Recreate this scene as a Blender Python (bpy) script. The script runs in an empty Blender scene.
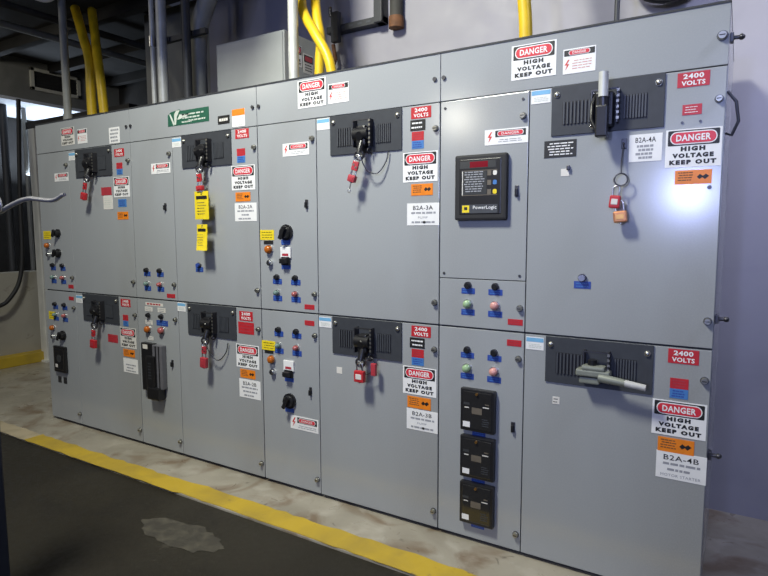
import bpy, bmesh, math, random
from mathutils import Vector, Matrix
random.seed(7)
C = bpy.context.scene.collection
PI = math.pi
W = 1.14            # width of one cabinet section (m)
H = 2.289           # cabinet height

# ------------------------------------------------------------------ materials
def new_mat(name):
    m = bpy.data.materials.new(name); m.use_nodes = True
    return m, m.node_tree, m.node_tree.nodes['Principled BSDF']

def plain(name, col, rough=.5, metal=0., spec=.5, noise=.08, scale=30., bump=0., emit=None, coat=0.):
    """procedural material: base colour broken up by a little noise"""
    m, t, b = new_mat(name)
    n = t.nodes.new('ShaderNodeTexNoise'); n.inputs['Scale'].default_value = scale
    n.inputs['Detail'].default_value = 4
    tc = t.nodes.new('ShaderNodeTexCoord'); t.links.new(tc.outputs['Object'], n.inputs['Vector'])
    r = t.nodes.new('ShaderNodeValToRGB')
    r.color_ramp.elements[0].position = .3; r.color_ramp.elements[1].position = .7
    r.color_ramp.elements[0].color = [c*(1-noise) for c in col]+[1]
    r.color_ramp.elements[1].color = [min(1, c*(1+noise)) for c in col]+[1]
    t.links.new(n.outputs['Fac'], r.inputs['Fac']); t.links.new(r.outputs['Color'], b.inputs['Base Color'])
    b.inputs['Roughness'].default_value = rough; b.inputs['Metallic'].default_value = metal
    b.inputs['Specular IOR Level'].default_value = spec
    b.inputs['Coat Weight'].default_value = coat
    if bump:
        bp = t.nodes.new('ShaderNodeBump'); bp.inputs['Strength'].default_value = bump
        bp.inputs['Distance'].default_value = .004
        t.links.new(n.outputs['Fac'], bp.inputs['Height']); t.links.new(bp.outputs['Normal'], b.inputs['Normal'])
    if emit:
        b.inputs['Emission Color'].default_value = list(emit[0])+[1]; b.inputs['Emission Strength'].default_value = emit[1]
    return m

def layered(name, base, layers, rough=(.4, .6), bump=.2, dist=.004, spec=.5):
    """base colour plus blotchy noise layers: (colour, scale, lo, hi, amount, distortion, stretch)"""
    m, t, b = new_mat(name)
    tc = t.nodes.new('ShaderNodeTexCoord')
    prev = t.nodes.new('ShaderNodeRGB'); prev.outputs[0].default_value = list(base)+[1]; out = prev.outputs[0]
    last = None
    for i, (col, sc, lo, hi, amt, dis, st) in enumerate(layers):
        mp = t.nodes.new('ShaderNodeMapping'); mp.inputs['Scale'].default_value = st
        mp.inputs['Location'].default_value = (i*3.7, i*1.3, i*2.1)
        t.links.new(tc.outputs['Object'], mp.inputs['Vector'])
        n = t.nodes.new('ShaderNodeTexNoise'); n.inputs['Scale'].default_value = sc
        n.inputs['Detail'].default_value = 6; n.inputs['Distortion'].default_value = dis
        t.links.new(mp.outputs['Vector'], n.inputs['Vector'])
        mr = t.nodes.new('ShaderNodeMapRange'); mr.clamp = True
        mr.inputs['From Min'].default_value = lo; mr.inputs['From Max'].default_value = hi
        mr.inputs['To Max'].default_value = amt
        t.links.new(n.outputs['Fac'], mr.inputs['Value'])
        mx = t.nodes.new('ShaderNodeMix'); mx.data_type = 'RGBA'
        t.links.new(mr.outputs['Result'], mx.inputs['Factor'])
        t.links.new(out, mx.inputs['A']); mx.inputs['B'].default_value = list(col)+[1]
        out = mx.outputs['Result']; last = n
    t.links.new(out, b.inputs['Base Color'])
    rr = t.nodes.new('ShaderNodeMapRange'); rr.inputs['From Min'].default_value = .3; rr.inputs['From Max'].default_value = .7
    rr.inputs['To Min'].default_value = rough[0]; rr.inputs['To Max'].default_value = rough[1]
    t.links.new(last.outputs['Fac'], rr.inputs['Value']); t.links.new(rr.outputs['Result'], b.inputs['Roughness'])
    b.inputs['Specular IOR Level'].default_value = spec
    bp = t.nodes.new('ShaderNodeBump'); bp.inputs['Strength'].default_value = bump; bp.inputs['Distance'].default_value = dist
    t.links.new(last.outputs['Fac'], bp.inputs['Height']); t.links.new(bp.outputs['Normal'], b.inputs['Normal'])
    return m

ONE = (1, 1, 1)
M = {}
M['paint'] = layered('grey_paint', (.328, .346, .362),
    [((.25, .25, .245), 1.5, .46, .72, .45, .6, (1, 1, .45)), ((.39, .40, .40), 160, .45, .7, .25, 0, ONE)], rough=(.165, .19), bump=.03, dist=.001, spec=.75)
M['gap'] = plain('dark_gap', (.03, .032, .036), .7)
M['plate'] = plain('charcoal_plate', (.042, .046, .054), .5, spec=.35)
M['slot'] = plain('black_slot', (.008, .008, .01), .6)
M['slat'] = plain('slat_metal', (.055, .06, .07), .45)
M['black'] = plain('black_plastic', (.012, .012, .014), .35)
M['matte_black'] = plain('matte_black', (.016, .016, .018), .7)
M['steel'] = plain('zinc_steel', (.55, .55, .56), .32, metal=1., noise=.12)
M['dark_steel'] = plain('dark_steel', (.09, .09, .1), .4, metal=.8)
M['lever'] = plain('grey_green_casting', (.22, .235, .20), .5, metal=.2)
M['grip'] = plain('pale_grey_grip', (.46, .46, .45), .45)
M['chrome'] = plain('chrome', (.8, .8, .8), .15, metal=1., noise=.02)
M['white'] = plain('white_vinyl', (.80, .80, .80), .4, noise=.02)
M['offwhite'] = plain('worn_white_vinyl', (.68, .66, .62), .5, noise=.05)
M['red'] = plain('red_vinyl', (.47, .02, .028), .4, noise=.06)
M['signred'] = plain('sign_red', (.62, .03, .05), .4, noise=.05)
M['dullred'] = plain('faded_red', (.40, .035, .05), .5, noise=.1)
M['blue'] = plain('blue_label', (.03, .07, .33), .4, noise=.06)
M['skyblue'] = plain('mid_blue_vinyl', (.06, .19, .48), .4, noise=.06)
M['paleblue'] = plain('pale_blue_print', (.18, .42, .66), .4, noise=.05)
M['orange'] = plain('orange_vinyl', (.78, .22, .015), .4, noise=.08)
M['ink'] = plain('black_ink', (.012, .012, .012), .5)
M['greyink'] = plain('grey_ink', (.30, .31, .34), .5)
M['redink'] = plain('red_ink', (.60, .05, .04), .5)
M['yellow'] = plain('yellow_tag', (.80, .62, .02), .45, noise=.08)
M['flex'] = plain('yellow_conduit_jacket', (.72, .48, .015), .4, noise=.1, scale=12, bump=.15)
M['green'] = plain('green_sign', (.015, .10, .06), .4, noise=.05)
M['paleprint'] = plain('pale_sign_print', (.55, .60, .54), .5)
M['amber'] = plain('amber_lens', (.42, .11, .012), .2, noise=.05)
M['lensred'] = plain('red_lens', (.36, .10, .10), .2)
M['lensgreen'] = plain('green_lens', (.16, .24, .22), .2)
M['lenspink'] = plain('pale_red_lens', (.62, .30, .27), .25)
M['lenspalegreen'] = plain('pale_green_lens', (.30, .45, .25), .25)
M['brass'] = plain('brass', (.62, .33, .10), .3, metal=.9)
M['copper'] = plain('copper_padlock', (.60, .26, .12), .38, metal=.6)
M['display'] = plain('red_display', (.12, .004, .012), .15, emit=((.7, .01, .04), .12))
M['screen'] = plain('grey_lcd', (.045, .048, .052), .25)
M['glass_dark'] = plain('smoked_cover', (.018, .018, .020), .12, coat=.5)
M['cover_grey'] = plain('grey_plastic_cover', (.13, .13, .15), .35)
M['beige'] = plain('dull_beige', (.13, .11, .085), .5)
M['bolt'] = plain('bolt_metal', (.42, .41, .36), .35, metal=.9)
M['rust'] = plain('rust', (.16, .07, .03), .8, noise=.3)
M['conduit'] = plain('galvanised_conduit', (.60, .61, .58), .45, metal=.25, noise=.15, scale=14)
M['dark_pipe'] = plain('dark_pipe', (.035, .037, .042), .5)
M['grey_pipe'] = plain('grey_painted_pipe', (.26, .265, .25), .5, noise=.12, scale=9)
M['boxpaint'] = plain('aged_grey_paint', (.35, .37, .36), .3, noise=.07, scale=6, bump=.03)
M['wall'] = layered('painted_concrete_wall', (.33, .32, .35),
    [((.24, .235, .265), 1.6, .45, .75, .6, 1., ONE), ((.32, .31, .36), 9, .5, .7, .35, .3, ONE)], rough=(.5, .7), bump=.25)
M['leftwall'] = layered('beige_concrete_wall', (.36, .34, .29),
    [((.24, .22, .19), 2.2, .5, .7, .6, .6, ONE), ((.16, .14, .12), 6, .62, .72, .6, 1.5, ONE)], rough=(.6, .8), bump=.25)
M['bulkhead'] = layered('grey_bulkhead', (.26, .26, .23),
    [((.13, .13, .115), 3, .45, .7, .5, .5, ONE)], rough=(.6, .8), bump=.15)
M['soffit'] = plain('white_soffit', (.72, .75, .80), .6, noise=.06, scale=2)
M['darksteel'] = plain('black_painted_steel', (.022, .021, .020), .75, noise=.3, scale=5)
M['beam'] = plain('dusty_beam', (.05, .048, .042), .75, noise=.3, scale=5)
M['apron'] = layered('stained_concrete', (.36, .33, .27),
    [((.25, .225, .18), 2.4, .42, .68, .75, .8, ONE), ((.15, .09, .045), 3.0, .52, .68, .7, 1.2, ONE),
     ((.50, .47, .41), 7, .55, .72, .5, .3, ONE), ((.09, .075, .06), 11, .66, .75, .7, .8, ONE)], rough=(.25, .5), bump=.15)
M['floor'] = layered('dark_floor', (.022, .019, .013),
    [((.036, .032, .024), 1.2, .45, .7, .7, .6, ONE), ((.018, .016, .013), 3.1, .5, .7, .7, .8, ONE),
     ((.14, .125, .10), 2.0, .69, .80, .6, 1.5, ONE), ((.11, .10, .085), 34, .70, .78, .5, .2, ONE)], rough=(.42, .65), bump=.2, spec=.3)
M['stain'] = layered('chalky_spill', (.05, .045, .036),
    [((.12, .108, .08), 16, .44, .75, .6, .3, ONE)], rough=(.6, .8), bump=.2)
M['stripe'] = layered('worn_yellow_paint', (.52, .36, .03),
    [((.34, .24, .04), 4, .42, .7, .75, .6, ONE), ((.22, .16, .07), 9, .64, .74, .8, 1., ONE)], rough=(.45, .65), bump=.2)
M['fadedstripe'] = layered('faded_stripe', (.45, .38, .26),
    [((.30, .25, .16), 6, .45, .65, .8, .8, ONE)], rough=(.5, .7), bump=.2)
M['hosegrime'] = plain('black_rubber', (.015, .015, .016), .6)
M['cream'] = plain('cream_paint', (.68, .66, .55), .55, noise=.08)
M['column'] = plain('pale_grey_column', (.62, .62, .58), .55, noise=.12, scale=4)
M['bluesteel'] = plain('dark_blue_painted_steel', (.018, .024, .04), .4)
M['rod'] = plain('bare_grey_rod', (.50, .50, .53), .35, metal=.7)

# ------------------------------------------------------------------ mesh builder
_text_cache = {}
def text_mesh(s, bold, space=1.08):
    k = (s, bold, space)
    if k not in _text_cache:
        cu = bpy.data.curves.new('txt', 'FONT'); cu.body = s; cu.resolution_u = 2
        cu.offset = bold; cu.space_character = space
        o = bpy.data.objects.new('txt', cu); C.objects.link(o)
        dg = bpy.context.evaluated_depsgraph_get(); dg.update()
        me = bpy.data.meshes.new_from_object(o.evaluated_get(dg))
        v = [tuple(x.co) for x in me.vertices]; f = [tuple(p.vertices) for p in me.polygons]
        bpy.data.objects.remove(o); bpy.data.curves.remove(cu); bpy.data.meshes.remove(me)
        xs = [a[0] for a in v]; ys = [a[1] for a in v]
        _text_cache[k] = (v, f, min(xs), max(xs), min(ys), max(ys))
    return _text_cache[k]

class MB:
    def __init__(s): s.v = []; s.f = []; s.m = []; s.sm = []; s.mats = []
    def mi(s, mat):
        mat = M[mat]
        if mat not in s.mats: s.mats.append(mat)
        return s.mats.index(mat)
    def add(s, verts, faces, mat, smooth=False):
        k = len(s.v); i = s.mi(mat); s.v += [tuple(a) for a in verts]
        for f in faces:
            s.f.append(tuple(k+j for j in f)); s.m.append(i); s.sm.append(smooth)
        return s
    def box(s, x0, x1, y0, y1, z0, z1, mat, bev=0., tilt=None):
        b = bmesh.new(); bmesh.ops.create_cube(b, size=1)
        c = Vector(((x0+x1)/2, (y0+y1)/2, (z0+z1)/2))
        for v in b.verts: v.co = Vector((v.co.x*(x1-x0), v.co.y*(y1-y0), v.co.z*(z1-z0)))
        if bev: bmesh.ops.bevel(b, geom=b.edges[:], offset=bev, segments=2, profile=.6, affect='EDGES')
        if tilt is not None:
            for v in b.verts: v.co = tilt @ v.co
        b.verts.index_update()
        s.add([v.co+c for v in b.verts], [[v.index for v in f.verts] for f in b.faces], mat); b.free()
        return s
    def tube(s, pts, r, mat, seg=10, r1=None, cap=True):
        pts = [Vector(p) for p in pts]; n = len(pts); vs = []; fs = []
        t0 = (pts[1]-pts[0]).normalized(); up = Vector((0, 0, 1)) if abs(t0.z) < .9 else Vector((1, 0, 0))
        a = t0.cross(up).normalized()
        for i, p in enumerate(pts):
            t = (pts[min(i+1, n-1)]-pts[max(i-1, 0)]).normalized()
            a = (a - t*a.dot(t)).normalized(); b = t.cross(a)
            rr = r if r1 is None else r+(r1-r)*i/(n-1)
            for k in range(seg):
                w = 2*PI*k/seg; vs.append(p+a*math.cos(w)*rr+b*math.sin(w)*rr)
        for i in range(n-1):
            for k in range(seg):
                k2 = (k+1) % seg; fs.append((i*seg+k, i*seg+k2, (i+1)*seg+k2, (i+1)*seg+k))
        s.add(vs, fs, mat, True)
        if cap:
            s.add(vs[:seg], [tuple(range(seg))[::-1]], mat); s.add(vs[-seg:], [tuple(range(seg))], mat)
        return s
    def cyl(s, p0, p1, r, mat, r1=None, seg=16): return s.tube([p0, p1], r, mat, seg, r1)
    def ring(s, c, ax, R, r, mat, seg=20, sub=8):
        c = Vector(c); ax = Vector(ax).normalized(); u = ax.orthogonal().normalized(); w = ax.cross(u); vs = []; fs = []
        for i in range(seg):
            a = 2*PI*i/seg; d = u*math.cos(a)+w*math.sin(a)
            for k in range(sub):
                b = 2*PI*k/sub; vs.append(c+d*(R+r*math.cos(b))+ax*r*math.sin(b))
        for i in range(seg):
            for k in range(sub):
                fs.append((i*sub+k, ((i+1) % seg)*sub+k, ((i+1) % seg)*sub+(k+1) % sub, i*sub+(k+1) % sub))
        return s.add(vs, fs, mat, True)
    def dome(s, c, r, h, mat, seg=14):          # half round cap that faces -y
        vs = []; fs = []; n = 4
        for i in range(n+1):
            a = PI/2*i/n
            for k in range(seg):
                w = 2*PI*k/seg; vs.append((c[0]+r*math.cos(a)*math.cos(w), c[1]-h*math.sin(a), c[2]+r*math.cos(a)*math.sin(w)))
        for i in range(n):
            for k in range(seg):
                k2 = (k+1) % seg; fs.append((i*seg+k, i*seg+k2, (i+1)*seg+k2, (i+1)*seg+k))
        return s.add(vs, fs, mat, True)
    def poly(s, pts, y, mat): return s.add([(x, y, z) for x, z in pts], [tuple(range(len(pts)))], mat)
    def rect(s, cx, cz, w, h, y, mat, r=0.):     # flat rounded rectangle that faces -y
        if not r: return s.poly([(cx-w/2, cz-h/2), (cx+w/2, cz-h/2), (cx+w/2, cz+h/2), (cx-w/2, cz+h/2)], y, mat)
        p = []
        for ax, az, a0 in ((1, -1, -90), (1, 1, 0), (-1, 1, 90), (-1, -1, 180)):
            for k in range(6):
                a = math.radians(a0+18*k); p.append((cx+ax*(w/2-r)+r*math.cos(a), cz+az*(h/2-r)+r*math.sin(a)))
        return s.poly(p, y, mat)
    def text(s, t, cx, cz, w, h, y, mat, bold=0., space=1.08):
        v, f, a, b, c, d = text_mesh(t, bold, space)
        return s.add([(cx+((p[0]-a)/(b-a)-.5)*w, y, cz+((p[1]-c)/(d-c)-.5)*h) for p in v], f, mat)
    def print(s, cx, cz, w, h, rows, y, mat, fill=.55, seed=0):   # rows of print too small to read
        rn = random.Random(seed*31+rows); dz = h/rows
        for i in range(rows):
            x = cx-w/2+rn.uniform(0, .12)*w; z = cz+h/2-dz*(i+.5)
            end = cx+w/2-rn.uniform(0, .15)*w
            while x < end-.006:
                l = min(rn.uniform(.10, .26)*w, end-x); s.rect(x+l/2, z, l, dz*fill, y, mat); x += l+.035*w
        return s
    def bolt_mark(s, cx, cz, h, y, mat):         # lightning flash
        p = [(.1, .5), (-.22, 0), (0, -.02), (-.14, -.5), (.24, .08), (.02, .1), (.26, .5)]
        return s.poly([(cx+a*h, cz+b*h) for a, b in p][::-1], y, mat)
    def build(s, name, parent=None, label=None, mtx=None):
        me = bpy.data.meshes.new(name)
        v = s.v if mtx is None else [tuple(mtx @ Vector(p)) for p in s.v]
        me.from_pydata(v, [], s.f)
        for m in s.mats: me.materials.append(m)
        me.polygons.foreach_set('material_index', s.m); me.polygons.foreach_set('use_smooth', s.sm); me.update()
        o = bpy.data.objects.new(name, me); C.objects.link(o)
        if parent is not None: o.parent = parent
        if label: o['label'] = label
        return o

def tag(o, label=None, cat=None, group=None, kind=None):
    for k, x in (('label', label), ('category', cat), ('group', group), ('kind', kind)):
        if x: o[k] = x
    return o
def thing(name, loc, label, cat, group=None):
    o = bpy.data.objects.new(name, None); C.objects.link(o); o.location = loc; o.empty_display_size = .1
    return tag(o, label, cat, group)
def struct(mb, name, label=None): return tag(mb.build(name), label, None, None, 'structure')

def smooth(pts, n=6):
    P = [Vector(p) for p in pts]; out = []
    for i in range(len(P)-1):
        a, b, c, d = P[max(i-1, 0)], P[i], P[i+1], P[min(i+2, len(P)-1)]
        for k in range(n):
            s = k/n; out.append(.5*((2*b)+(c-a)*s+(2*a-5*b+4*c-d)*s*s+(3*b-a-3*c+d)*s**3))
    return out+[P[-1]]

# ------------------------------------------------------------------ signs and controls (all on a front face y = 0)
EPS = .0006
def danger_sign(par, x, z, w=.185, h=.140, mtx=None, vinyl='white'):
    m = MB(); y = -.0015; m.box(x-w/2, x+w/2, y, 0, z-h/2, z+h/2, vinyl)
    hz = z+h*.27; hh = h*.40
    m.rect(x, hz, w*.92, hh, y-EPS, 'ink', .004)
    m.rect(x, hz, w*.84, hh*.84, y-2*EPS, 'white', hh*.40)
    m.rect(x, hz, w*.80, hh*.70, y-3*EPS, 'signred', hh*.33)
    m.text('DANGER', x, hz, w*.62, hh*.44, y-4*EPS, 'white', .03)
    for t, f, k in (('HIGH', .44, -.02), ('VOLTAGE', .74, -.195), ('KEEP OUT', .84, -.37)):
        m.text(t, x, z+h*k, w*f, h*.125, y-EPS, 'ink', .075, 1.35)
    return m.build('danger_sign', par, 'white sign with red danger oval and black lettering', mtx)
def flash_sign(par, x, z, w=.128, h=.098):        # header over a red lightning flash and fine print
    m = MB(); y = -.0015; m.box(x-w/2, x+w/2, y, 0, z-h/2, z+h/2, 'white')
    hz = z+h*.33
    m.rect(x, hz, w*.94, h*.24, y-EPS, 'ink', .002); m.rect(x, hz, w*.66, h*.20, y-2*EPS, 'white', h*.095)
    m.rect(x, hz, w*.62, h*.16, y-3*EPS, 'signred', h*.075); m.text('DANGER', x, hz, w*.42, h*.10, y-4*EPS, 'white', .01)
    m.bolt_mark(x-w*.38, z-h*.14, h*.42, y-EPS, 'redink')
    m.print(x+w*.10, z-h*.15, w*.66, h*.42, 4, y-EPS, 'lenspink', .3, int(x*100))
    return m.build('warning_sign', par, 'small white sign with red flash')
def wide_flash_sign(par, x, z, w=.192, h=.066):
    m = MB(); y = -.0015; m.box(x-w/2, x+w/2, y, 0, z-h/2, z+h/2, 'white')
    m.bolt_mark(x-w*.38, z, h*.7, y-EPS, 'redink')
    hx = x+w*.10; hz = z+h*.2
    m.rect(hx, hz, w*.70, h*.42, y-EPS, 'ink', .002); m.rect(hx, hz, w*.60, h*.34, y-2*EPS, 'white', h*.16)
    m.rect(hx, hz, w*.57, h*.27, y-3*EPS, 'signred', h*.13); m.text('DANGER', hx, hz, w*.40, h*.16, y-4*EPS, 'white', .01)
    m.print(hx, z-h*.26, w*.66, h*.26, 2, y-EPS, 'greyink', .35, int(x*100))
    return m.build('warning_sign', par, 'wide white sign with red flash')
def volt_sign(par, x, z, w=.106, h=.053):
    m = MB(); y = -.0015; m.box(x-w/2, x+w/2, y, 0, z-h/2, z+h/2, 'red')
    m.text('2400', x, z+h*.23, w*.64, h*.34, y-EPS, 'white', .03); m.text('VOLTS', x, z-h*.23, w*.74, h*.32, y-EPS, 'white', .03)
    return m.build('voltage_label', par, 'red label with white lettering')
def chip(par, x, z, w, h, col, rows=0, ink='white', name='label_plate', label=None, fill=.45):
    m = MB(); y = -.0016; m.box(x-w/2, x+w/2, y, 0, z-h/2, z+h/2, col)
    if rows: m.print(x, z, w*.84, h*.8, rows, y-EPS, ink, fill, int(abs(x*997+z*331)))
    return m.build(name, par, label)
def red_blue(par, x, z, w=.064):
    chip(par, x, z+.021, w, .041, 'red', 3, 'dullred', 'sticker', 'red sticker'); chip(par, x, z-.019, w, .038, 'skyblue', 3, 'blue', 'sticker', 'blue sticker')
def orange_sticker(par, x, z, w=.122, h=.052):
    m = MB(); y = -.0016; m.box(x-w/2, x+w/2, y, 0, z-h/2, z+h/2, 'orange')
    m.print(x-w*.2, z+h*.06, w*.46, h*.7, 4, y-EPS, 'rust', .4, int(x*100))
    m.poly([(x+w*.10, z), (x+w*.17, z-h*.16), (x+w*.25, z-h*.04), (x+w*.32, z-h*.18), (x+w*.43, z+h*.04), (x+w*.34, z+h*.2), (x+w*.26, z+h*.06), (x+w*.18, z+h*.2)], y-EPS, 'ink')
    return m.build('orange_sticker', par, 'orange warning sticker')
def nameplate(par, x, z, head, lines, w=.172, h=.105, headw=.62, ink='greyink', dot=False):
    m = MB(); y = -.0015; m.box(x-w/2, x+w/2, y, 0, z-h/2, z+h/2, 'white')
    if head: m.text(head, x, z+h*.29, w*headw, h*.19, y-EPS, 'ink', .008)
    n = len(lines); zz = z+h*.06
    for i, (t, f) in enumerate(lines):
        zi = zz-i*h*.42/max(1, n-1)
        if t: m.text(t, x, zi, w*f, h*.10, y-EPS, ink, 0)
        else: m.print(x, zi, w*f, h*.10, 1, y-EPS, ink, .85, i+int(x*50))
    if dot: m.rect(x+.008, zz-h*.42, .014, .012, y-2*EPS, 'ink', .005)
    return m.build('nameplate', par, 'white nameplate with black print')
def maker_sticker(par, x, z, w=.082, h=.056):
    m = MB(); y = -.0015; m.box(x-w/2, x+w/2, y, 0, z-h/2, z+h/2, 'white')
    m.rect(x, z+h*.28, w*.96, h*.32, y-EPS, 'paleblue'); m.print(x, z-h*.2, w*.8, h*.36, 3, y-EPS, 'paleprint', .4, 3)
    return m.build('sticker', par, 'white sticker with pale blue band')
def push_button(par, x, z, cap='black'):
    m = MB(); m.cyl((x, 0, z), (x, -.010, z), .017, 'dark_steel'); m.cyl((x, -.010, z), (x, -.022, z), .0125, cap)
    return m.build('push_button', par)
def pilot_light(par, x, z, lens, r=.019):
    m = MB(); m.cyl((x, 0, z), (x, -.008, z), r+.004, 'steel'); m.cyl((x, -.008, z), (x, -.020, z), r, lens); m.dome((x, -.020, z), r, .012, lens)
    return m.build('pilot_light', par, {'lensred': 'red lens', 'lensgreen': 'green lens', 'amber': 'amber lens', 'lenspink': 'pale red lens', 'lenspalegreen': 'pale green lens'}[lens])
def legend(par, x, z, w=.066, h=.030, col='blue'):
    return chip(par, x, z, w, h, col, 2, 'skyblue' if col == 'blue' else 'greyink', 'legend_plate', None, .3)
def rotary_knob(par, x, z, r=.036):
    m = MB(); m.cyl((x, 0, z), (x, -.012, z), r*1.05, 'black', seg=20); m.cyl((x, -.012, z), (x, -.034, z), r*.82, 'black', r*.7, seg=12)
    m.box(x-.010, x+.010, -.050, -.034, z-r*.95, z+r*.95, 'black', .003, Matrix.Rotation(.5, 3, 'Y'))
    m.rect(x+.002, z+r*.6, .004, .012, -.0505, 'steel')
    return m.build('selector_knob', par, 'black selector knob')
def toggle(par, x, z):
    m = MB(); m.box(x-.037, x+.037, -.010, 0, z-.010, z+.050, 'white', .003); m.box(x-.030, x+.030, -.012, -.004, z-.050, z-.004, 'black', .002)
    m.box(x-.022, x+.022, -.040, -.01, z-.040, z-.012, 'black', .004); m.rect(x, z+.008, .045, .014, -.0108, 'dullred')
    return m.build('control_switch', par, 'white and black control switch')
def key_switch(par, x, z):
    m = MB(); m.cyl((x, 0, z), (x, -.02, z), .017, 'chrome'); m.cyl((x, -.02, z), (x, -.026, z), .012, 'steel'); m.box(x-.0015, x+.0015, -.029, -.026, z-.008, z+.008, 'slot')
    return m.build('key_switch', par, 'chrome key switch')
def fastener(par, x, z, r=.013):
    m = MB(); m.cyl((x, 0, z), (x, -.004, z), r*1.15, 'dark_steel'); m.cyl((x, -.004, z), (x, -.018, z), r, 'bolt', r*.8); m.box(x-r*.6, x+r*.6, -.0195, -.018, z-.0015, z+.0015, 'slot')
    return m.build('fastener', par, 'metal fastener')
def latch(par, x, z):
    m = MB(); m.box(x-.009, x+.009, -.005, 0, z-.024, z+.024, 'dark_steel', .002); m.box(x-.005, x+.005, -.018, -.005, z-.020, z+.010, 'black', .002)
    return m.build('latch', par, 'black door latch')

def operator(par, zc, mode):
    """charcoal operator panel with louvres, bracket and handle; zc = panel centre height"""
    x0, x1 = .513, .938; cx = .728
    p = MB(); p.box(x0, x1, -.007, 0, zc-.099, zc+.099, 'plate', .0015)
    pan = p.build('operator_panel', par, 'charcoal operating panel')
    for a, b in ((x0+.045, cx-.055), (cx+.065, x1-.06)):
        m = MB(); m.rect((a+b)/2, zc-.012, b-a, .092, -.0076, 'slot'); n = 8
        for i in range(n):
            xx = a+(i+.5)*(b-a)/n; m.box(xx-.003, xx+.003, -.013, -.007, zc-.056, zc+.032, 'slat')
        m.build('louvre', pan)
    for xx, zz in ((x0+.022, zc+.066), (x1-.022, zc+.066)):
        m = MB(); m.cyl((xx, -.007, zz), (xx, -.011, zz), .012, 'bolt'); m.dome((xx, -.011, zz), .011, .007, 'bolt'); m.build('screw', pan, 'pale metal screw')
    m = MB()   # guide bracket: two cheeks with a top bar and a row of lock holes on the right cheek
    for s in (-1, 1):
        m.box(cx+s*.048-.003, cx+s*.048+.003, -.045, -.007, zc-.072, zc+.06, 'dark_steel', .001)
    m.box(cx-.048, cx+.048, -.045, -.039, zc+.054, zc+.06, 'dark_steel')
    for k in range(6): m.box(cx+.045, cx+.055, -.047, -.0445, zc-.06+k*.021, zc-.05+k*.021, 'bolt')
    m.build('handle_bracket', pan, 'dark steel bracket with bright lock holes')
    m = MB()
    if mode == 'down':
        m.cyl((cx-.042, -.032, zc-.012), (cx+.042, -.032, zc-.012), .033, 'black', seg=18)
        m.dome((cx-.043, -.046, zc-.016), .011, .008, 'chrome')
        m.box(cx-.026, cx+.030, -.052, -.012, zc-.070, zc+.030, 'black', .012)
        m.cyl((cx, -.05, zc-.02), (cx, -.062, zc-.024), .026, 'black', .020, 18)
        m.tube([(cx+.004, -.04, zc-.05), (cx+.003, -.052, zc-.08), (cx, -.056, zc-.105)], .016, 'black', 12, .020)
        m.ring((cx, -.060, zc-.115), (.3, -.95, -.2), .022, .006, 'dark_steel')
        m.ring((cx+.04, -.03, zc-.095), (.9, -.3, 0), .012, .004, 'black', 12, 6)
    elif mode == 'up':
        m.box(cx-.030, cx+.034, -.060, -.010, zc-.085, zc+.045, 'black', .006)
        m.box(cx-.022, cx+.022, -.095, -.055, zc-.13, zc-.01, 'black', .006)
        m.tube([(cx+.004, -.07, zc-.05), (cx+.004, -.085, zc+.02), (cx+.004, -.088, zc+.108)], .017, 'dark_steel', 12)
        m.tube([(cx+.004, -.088, zc+.02), (cx+.004, -.0885, zc+.112)], .0185, 'conduit', 12)
        m.dome((cx-.050, -.02, zc-.075), .009, .006, 'chrome'); m.dome((cx-.050, -.02, zc+.05), .009, .006, 'chrome')
        m.tube([(cx-.035, -.03, zc+.04), (cx-.042, -.06, zc), (cx-.040, -.075, zc-.06), (cx-.01, -.085, zc-.12)], .008, 'black', 8)
    else:
        m.box(cx-.072, cx+.060, -.075, -.015, zc-.040, zc-.014, 'lever', .006)
        m.box(cx-.050, cx+.040, -.075, -.02, zc-.016, zc+.004, 'lever', .008)
        m.box(cx-.06, cx+.02, -.065, -.01, zc-.072, zc-.046, 'lever', .006)
        m.cyl((cx-.012, -.045, zc), (cx-.012, -.045, zc+.026), .018, 'black')
        m.tube([(cx+.02, -.068, zc-.040), (cx+.08, -.074, zc-.044), (cx+.12, -.075, zc-.048)], .018, 'lever', 12, .015)
        m.tube([(cx+.085, -.074, zc-.044), (cx+.195, -.078, zc-.056)], .0155, 'grip', 12, .013)
    m.build('operating_handle', pan, {'down': 'black operating handle turned down', 'up': 'black handle with pale grip pointing up', 'side': 'grey green handle with pale grip pointing right'}[mode])
    return pan

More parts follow.
